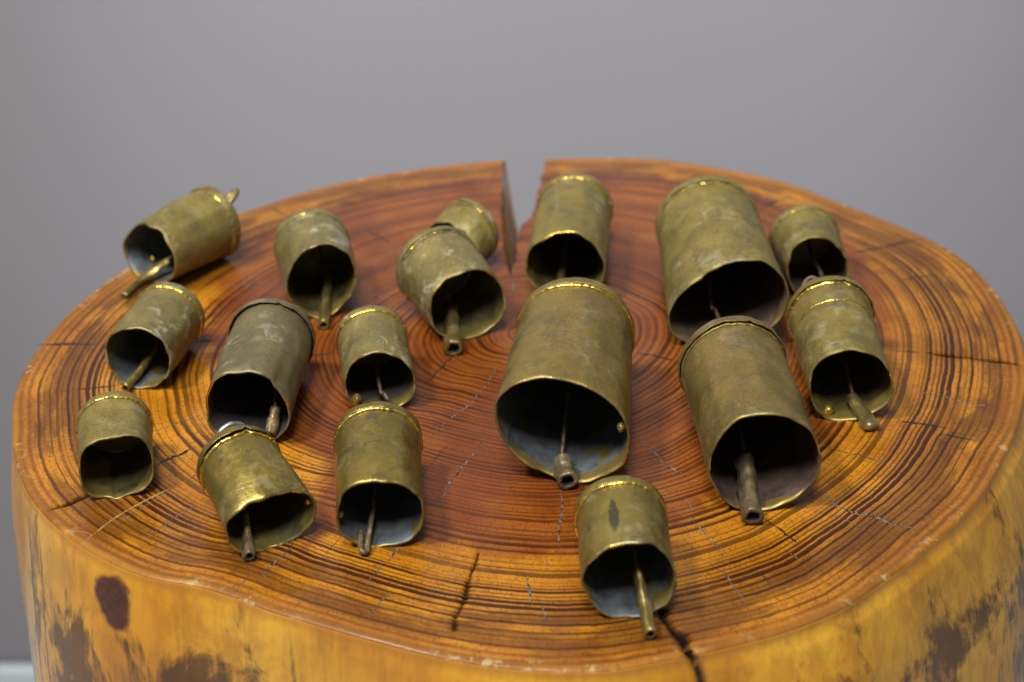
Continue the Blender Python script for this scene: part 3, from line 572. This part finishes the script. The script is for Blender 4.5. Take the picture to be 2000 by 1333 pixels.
# thin checks and scratches: jagged low ridges of varnish along the ray lines
rnd = random.Random(11)
for q in range(26):      # small hairline checks between the long ones
    a_ = math.radians(rnd.uniform(-150, 35)); r0 = rnd.uniform(70, 205); ln = rnd.uniform(6, 20); da_ = rnd.uniform(-.012, .012)
    CRACKS.append([[(r0 * math.cos(a_), r0 * math.sin(a_)), ((r0 + ln / 2) * math.cos(a_ + da_), (r0 + ln / 2) * math.sin(a_ + da_)), ((r0 + ln) * math.cos(a_ + da_ * .4), (r0 + ln) * math.sin(a_ + da_ * .4))], rnd.uniform(.28, .55), rnd.choice(['dark', 'dark', 'silver'])])
for pts, wd, kind in CRACKS:
    if kind == 'deep': continue
    P = catmull([(*p, 0) for p in pts], 14); L = sum(np.linalg.norm(P[i + 1] - P[i]) for i in range(len(P) - 1)); n = max(8, int(L / .9))
    acc = np.concatenate([[0], np.cumsum([np.linalg.norm(P[i + 1] - P[i]) for i in range(len(P) - 1)])]); PP = np.array(P)
    ss = np.linspace(0, L, n); Q = np.stack([np.interp(ss, acc, PP[:, k]) for k in range(3)], -1)
    V = []; Fc = []; saw = 0; wf = {'dark': 1.0, 'silver': .8, 'pale': .55}[kind]; gaps = []
    for i in range(n):
        d = Q[min(i + 1, n - 1)] - Q[max(i - 1, 0)]; d /= np.linalg.norm(d) + 1e-9; s = np.array([-d[1], d[0], 0])
        if kind != 'pale' and rnd.random() < .28: saw = rnd.uniform(-.55, .55) * min(1, wd)
        e = min(1, .12 + 3.2 * min(i, n - 1 - i) / n); hw = wd * wf * .5 * e * rnd.uniform(.35, 1.25)
        c = Q[i] + s * saw; hgt = .10 if kind != 'pale' else .05
        for o_, z in ((-1, .03), (-.3, hgt), (.35, hgt * .9), (1, .03)): V.append(((c[0] + s[0] * o_ * hw) / 1000, (c[1] + s[1] * o_ * hw) / 1000, z / 1000))
        gaps.append(rnd.random() < (.05 if kind == 'silver' else .02))
    for i in range(n - 1):
        if gaps[i]: continue
        for k in range(3): q = i * 4 + k; Fc.append((q, q + 4, q + 5, q + 1))
    idx = [1 if (kind == 'silver' and rnd.random() < .42) else 0 for _ in Fc]
    m0 = M[{'dark': 'crk_dark', 'silver': 'crk_silver', 'pale': 'pale'}[kind]]
    o = mesh('scratch' if kind == 'pale' else 'crack', V, Fc, stump, [m0, M['crk_dark']], True, idx); o.location = (0, 0, TOP)

# ------------------------------------------------------------------ the bells
SPEC = {  # outer, inner, seam brightness, jagged cap edge, clapper material, label
    1: dict(o='olive', i='in_blue', bead=.35, cap=.4, c='clap_o', label='brass bell lying askew at the far left rim, wire loop sticking up behind'),
    2: dict(o='bloomed', i='in_olive', bead=.3, cap=.3, c='clap_o', label='dull brass bell in the back row, second from the left, hollow clapper hanging out below'),
    3: dict(o='olive', i='in_dark', bead=.3, cap=.3, c=None, label='smallest brass bell, mouth hidden behind the bell beside the notch'),
    4: dict(o='bloomed', i='in_olive', bead=.3, cap=.3, c='clap_o', label='mottled brass bell turned right with a thick hollow clapper, left of the notch'),
    5: dict(o='olive', i='in_olive', bead=.6, cap=.4, c='clap_o', label='tall brass bell directly right of the notch, behind the largest bell'),
    6: dict(o='olive', i='in_red', bead=.3, cap=.6, c='rust', label='big brass bell with a wide squashed mouth and pale streaks, back right'),
    7: dict(o='olive', i='in_red', bead=.3, cap=.4, c='rust', label='small brass bell at the back right edge, beside the big squashed bell'),
    8: dict(o='olive', i='in_olive', bead=.8, cap=.8, c='clap_o', label='brass bell with a raised gold ring round its middle, furthest right'),
    9: dict(o='bloomed', i='in_blue', bead=.7, cap=.5, c='clap_o', label='brass bell with blue grey inside and slim gold clapper, behind the short clapperless bell'),
    10: dict(o='grey', i='in_dark', bead=.0, cap=1.0, c='clap_r', label='dull grey brown bell with a torn jagged mouth, left of centre'),
    11: dict(o='bloomed', i='in_dark', bead=.8, cap=.4, c='rust', label='small brass bell with white bloom, behind the smooth gold bell in the centre left'),
    12: dict(o='olive', i='in_olive', bead=.6, cap=.3, c=None, label='short brass bell without visible clapper, nearest the left rim'),
    13: dict(o='gold', i='in_olive', bead=.8, cap=.8, c='clap_r', label='scuffed gold bell with a flattened mouth, in front of the torn grey bell'),
    14: dict(o='gold', i='in_blue', bead=1.0, cap=.3, c='clap_r', label='smooth gold bell with a bent wire clapper, front centre left'),
    15: dict(o='brown', i='in_blue', bead=1.0, cap=.3, c='clap_r', label='largest brass bell with bright gold seam and rolled clapper, at the centre'),
    16: dict(o='brown', i='in_red', bead=.1, cap=1.0, c='clap_r', label='large brown brass bell with a side seam and thick hollow clapper, right of centre'),
    17: dict(o='stained', i='in_blue', bead=.9, cap=.7, c='clap_o', label='brass bell with a dark stain and long gold clapper, frontmost of all'),
}
GROUP = 'handmade brass bells laid out on the stump'
def loop_pts(k, L, R):
    if k == 1: return [(-1.6, L - .5, R * 1.25), (-2, L + 5, R * 1.34), (-1.2, L + 11, R * 1.50), (.4, L + 13.4, R * 1.62), (1.6, L + 11, R * 1.54), (1.9, L + 5, R * 1.34), (1.2, L - .5, R * 1.2)]
    if k == 13: return [(-6, L - .6, 2 * R - 8), (-6, L + 2, 2 * R - 6), (-4, L + 3.0, 2 * R - 3.2), (0, L + 3.4, 2 * R - 1.8), (4, L + 3.0, 2 * R - 3), (6, L + 2, 2 * R - 6), (6, L - .6, 2 * R - 8)]
    if k == 8: return [(-13, L - .6, R * 1.1), (-12.5, L + 3, R * 1.4), (-11, L + 5, R * 1.66), (-8, L + 6, R * 1.76), (-5, L + 5, R * 1.68), (-4, L + 3, R * 1.4), (-4, L - .6, R * 1.2)]
    if k == 3: return [(-2, L - .5, R * 1.1), (-2, L + 4, R * 1.25), (0, L + 6, R * 1.35), (3, L + 5, R * 1.3), (4, L - .5, R * 1.1)]
    return [(-4, L - .5, R), (-4.5, L + 2.5, R), (-3, L + 5, R), (0, L + 6, R), (3, L + 5, R), (4.5, L + 2.5, R), (4, L - .5, R)]

def make_bell(k):
    b = BELLS[k]; s = SPEC[k]; L, R = b['L'], b['R']; th = math.radians(b['th'])
    root = empty('bell', (b['pos'][0] / 1000, b['pos'][1] / 1000, TOP + .0002), -th); tag(root, s['label'], 'bell', GROUP)
    # mouth as a star-shaped curve about its own middle
    pr = np.array(b['prof']); uc, zc = 0.0, (pr[:, 1].max() + pr[:, 1].min()) / 2
    a = np.arctan2(pr[:, 1] - zc, pr[:, 0] - uc) % (2 * np.pi); r = np.hypot(pr[:, 0] - uc, pr[:, 1] - zc); o_ = np.argsort(a); a, r = a[o_], r[o_]
    NA = 112; A = np.linspace(0, 2 * np.pi, NA, endpoint=False)
    rm = np.interp(A, np.concatenate([a - 2 * np.pi, a, a + 2 * np.pi]), np.concatenate([r] * 3))
    kk = np.array([1, 2, 3, 2, 1.]) / 9; rm = np.convolve(np.concatenate([rm[-4:], rm, rm[:4]]), kk, 'same')[4:-4]
    rm = rm + np.array([mnoise.noise(Vector((math.cos(t) * 5 + k, math.sin(t) * 5, 11.0))) * .011 * R + mnoise.noise(Vector((math.cos(t) * 13 + k, math.sin(t) * 13, 12.0))) * .006 * R for t in A])
    Rb = R * (.93 if s['cap'] >= .8 else .955); NS = 30; rows = []; seam = math.radians({16: 188, 1: 250, 8: 235}.get(k, rnd.uniform(150, 390)))
    hl = 3.2 + .03 * L
    for i in range(NS + 1):
        x = i / NS; sy = x * (L - 1.2); f = x ** .75; c = zc * (1 - f) + R * f
        # the torn edge only survives a little way in; beyond it the tube is round
        rr0 = rm * (1 - f) + Rb * f
        e = math.sin(math.pi * x) ; dent = np.array([mnoise.noise(Vector((math.cos(t) * 1.1 + k * 7, math.sin(t) * 1.1, x * 1.6 + k))) for t in A]) * .055 * R * e
        dent += np.array([mnoise.noise(Vector((math.cos(t) * 3 + k * 3, math.sin(t) * 3, x * 4.5))) for t in A]) * .016 * R * e
        dent += (.5 - np.array([abs(mnoise.noise(Vector((math.cos(t) * 1.7 + k * 5, math.sin(t) * 1.7, x * .7 + k)))) for t in A]) * 1.6) * .035 * R * e
        lap = ((A - seam) % (2 * np.pi)); step = np.where(lap < .5, (.95 if k == 16 else .6) * (1 - lap / .5), 0)
        ring = rr0 + dent + step
        lipw = (1 - x) ** 12 * np.array([mnoise.noise(Vector((math.cos(t) * 2.6 + k, math.sin(t) * 2.6, 5.0))) for t in A]) * 1.5
        rows.append((ring, c, sy + lipw))
    th_ = .75
    V = []; Fc = []; idx = []
    for inner in (0, 1):
        for ring, c, sy in rows:
            q = ring - th_ * inner
            for t in range(NA): V.append((q[t] * math.cos(A[t]) / 1000, (sy[t]) / 1000, (c + q[t] * math.sin(A[t])) / 1000))
    n1 = (NS + 1) * NA
    for i in range(NS):
        for t in range(NA):
            t2 = (t + 1) % NA; q = (i * NA + t, i * NA + t2, (i + 1) * NA + t2, (i + 1) * NA + t); Fc.append(q); idx.append(0)
            Fc.append(tuple(n1 + z for z in q[::-1])); idx.append(1)
    for t in range(NA):
        t2 = (t + 1) % NA; Fc.append((t, n1 + t, n1 + t2, t2)); idx.append(2 if hsh(np.float64(t // 6), k) < .14 else 0)
    body = mesh('body', V, Fc, root, [M[s['o']], M[s['i']], M['bright']], True, idx)
    # cap: folded lid over the closed end
    NC = 120; AC = np.linspace(0, 2 * np.pi, NC, endpoint=False)
    je = np.array([mnoise.noise(Vector((math.cos(t) * 2.2 + k, math.sin(t) * 2.2, 1.0))) * .8 + mnoise.noise(Vector((math.cos(t) * 7 + k, math.sin(t) * 7, 3.0))) * .5 for t in AC]) * s['cap']
    if s['cap'] >= .8:   # a nick torn in the fold, top right
        je += 1.6 * np.exp(-((AC - math.radians(76)) / .05) ** 2)
    jr = np.array([mnoise.noise(Vector((math.cos(t) * 1.8 + k, math.sin(t) * 1.8, 8.0))) * .026 + mnoise.noise(Vector((math.cos(t) * 6 + k, math.sin(t) * 6, 9.0))) * .012 for t in AC])
    lf = .018 if s['cap'] >= .8 else 0
    cp = [(R * .965, L - hl + .7), (R * (.97 + lf), L - hl), (R * (.995 + lf), L - hl - .2), (R * 1.0, L - hl + .4), (R * 1.0, L - 1.4), (R * .985, L - .6), (R * .95, L - .1), (R * .88, L + .05), (R * .80, L - .4), (R * .4, L - .3)]
    V = []; Fc = []
    for n_, (r_, y_) in enumerate(cp):
        for t in range(NC):
            q = r_ * (1 + jr[t] * (1 if n_ < 7 else .3)); yy = y_ + (je[t] if n_ < 4 else 0); V.append((q * math.cos(AC[t]) / 1000, yy / 1000, (R + q * math.sin(AC[t])) / 1000))
    V.append((0, (L - .2) / 1000, R / 1000)); c = len(V) - 1
    for n_ in range(len(cp) - 1):
        for t in range(NC): t2 = (t + 1) % NC; Fc.append((n_ * NC + t, n_ * NC + t2, (n_ + 1) * NC + t2, (n_ + 1) * NC + t))
    for t in range(NC): Fc.append(((len(cp) - 1) * NC + t, (len(cp) - 1) * NC + (t + 1) % NC, c))
    mesh('cap', V, Fc, root, [M[s['o']], M['hole']], True, [1 if f_ < NC else 0 for f_ in range(len(Fc))])  # inner face of the fold coloured black as a shaded gap
    # solder bead in the fold
    def ring_bead(sy, rad, tr, amt, name, seed, sy_f=None):
        NB = 160; V = []; Fc = []; idx = []
        for t in range(NB):
            a_ = 2 * math.pi * t / NB; w_ = mnoise.noise(Vector((math.cos(a_) * 5 + seed, math.sin(a_) * 5, 2.0))); w2 = mnoise.noise(Vector((math.cos(a_) * 16 + seed, math.sin(a_) * 16, 4.0)))
            rr_ = tr * (1 + .35 * w_ + .5 * w2); y_ = sy + .3 * w_ + (np.interp(a_, AC, je) * .8 if sy_f else 0); rd = rad(a_)[0]; cc = rad(a_)[1]
            for q in range(8):
                b_ = 2 * math.pi * q / 8; x_ = rd + rr_ * math.cos(b_)
                V.append((x_ * math.cos(a_) / 1000, (y_ + rr_ * math.sin(b_) * 1.2) / 1000, (cc + x_ * math.sin(a_)) / 1000))
            shiny = w_ * .5 + .5 < amt * .75 + .12  # bright brass on some segments, the bell's dull brass on the rest
            for q in range(8):
                t2 = (t + 1) % NB; Fc.append((t * 8 + q, t2 * 8 + q, t2 * 8 + (q + 1) % 8, t * 8 + (q + 1) % 8)); idx.append(0 if shiny else 1)
        return mesh(name, V, Fc, root, [M['bright'], M[s['o']]], True, idx)
    def rad_at(sy):
        i = min(NS, max(0, int(round(sy / (L - 1.2) * NS)))); ring, cc, _ = rows[i]
        return lambda a_: (float(np.interp(a_ % (2 * np.pi), np.append(A, 2 * np.pi), np.append(ring, ring[0]))) + .22, cc)
    if s['bead'] > 0: ring_bead(L - hl - .55, rad_at(L - hl), .55 + .22 * s['bead'], s['bead'], 'solder_seam', k * 3.7, True)
    if k == 8: ring_bead(L * .66, rad_at(L * .66), .42, .9, 'raised_ring', 91.0)
    # hanging loop behind the cap
    lp = catmull([np.array(p) / 1000 for p in loop_pts(k, L, R)], 8); lm = M['steel'] if k in (13, 9) else M['rust'] if k in (3, 8) else M['clap_o']
    V, Fc, ii = tube(lp, [{1: .0016, 13: .0012}.get(k, .0009)] * len(lp), 10, rough=.15, seed=k); mesh('hanging_loop', V, Fc, root, [lm])
    # clapper
    def loc(p):
        dx, dy = p[0] - b['pos'][0], p[1] - b['pos'][1]; return np.array([dx * math.cos(th) - dy * math.sin(th), dx * math.sin(th) + dy * math.cos(th), p[2] + .0]) / 1000
    if k in CLAPPERS:
        P, rad = CLAPPERS[k]; pts = [loc(p) for p in P]; path = catmull(pts, 8); rr_ = np.interp(np.linspace(0, 1, len(path)), np.linspace(0, 1, len(rad)), rad) / 1000
        wire_only = s['c'] == 'rust'
        top_ = np.array([pts[0][0] * .35, (L - 2.5) / 1000, R * 1.15 / 1000])
        if wire_only: path = catmull([top_] + pts, 8); rr_ = np.full(len(path), rr_[-1])
        V, Fc, ii = tube(path, rr_, 24, 0 if wire_only or k in (8, 14) else .60, 0 if wire_only else .36, {8: 1.35, 1: 1.25}.get(k, 1.0), k, .05 if wire_only else .26)
        if k == 14:
            q0 = pts[-1]; p2 = [q0 + np.array([-.0000, .0004, .0002]), q0 + np.array([-.0010, -.0002, .0003]), q0 + np.array([-.0020, .0010, .0007]), q0 + np.array([-.0021, .0065, .0018]), q0 + np.array([-.0018, .010, .0026])]
            pp = catmull(p2, 6); V2, F2, i2 = tube(pp, [float(rr_[-1]) * .95] * len(pp), 14, 0, 0, 1, 5, .1); nb = len(V); V += V2; Fc += [tuple(x + nb for x in f) for f in F2]; ii += i2
        cl = mesh('clapper', V, Fc, root, [M[s['c']], M['hole']], True, ii)
        if not wire_only:
            V, Fc, ii = tube(catmull([top_, (top_ + pts[0]) / 2 + np.array([0, 0, .0012]), pts[0] + (pts[1] - pts[0]) * .15], 8), [.0008] * 17, 8); mesh('clapper_wire', V, Fc, cl, [M['rust']])
    # blob of brazing brass inside the mouth
    if k in RIVETS:
        u_, z_ = RIVETS[k]; an = math.atan2(z_ - zc, u_) % (2 * math.pi); sy = {15: 2.5, 8: 6.0, 1: 12, 13: 4, 14: 3.0, 11: 4}[k]; rd, cc = rad_at(sy)(an); rd -= th_ + (2.3 if k == 15 else .9)
        rb = {15: 1.9, 8: 2.4, 1: 1.7, 13: 1.5, 14: 1.5, 11: 2.2}[k]; V = []; Fc = []
        for i in range(11):
            p_ = math.pi * i / 10
            for j in range(18):
                q = 2 * math.pi * j / 18; d = Vector((math.sin(p_) * math.cos(q), math.sin(p_) * math.sin(q), math.cos(p_))); r_ = rb * (1 + .25 * mnoise.noise(d * 1.7 + Vector((k, 0, 0))))
                V.append(((rd * math.cos(an) + d.x * r_) / 1000, (sy + d.y * r_ * 1.15) / 1000, (cc + rd * math.sin(an) + d.z * r_) / 1000))
        for i in range(10):
            for j in range(18): Fc.append((i * 18 + j, i * 18 + (j + 1) % 18, (i + 1) * 18 + (j + 1) % 18, (i + 1) * 18 + j))
        mesh('solder_blob', V, Fc, root, [M['bright']])
for k in sorted(BELLS): make_bell(k)
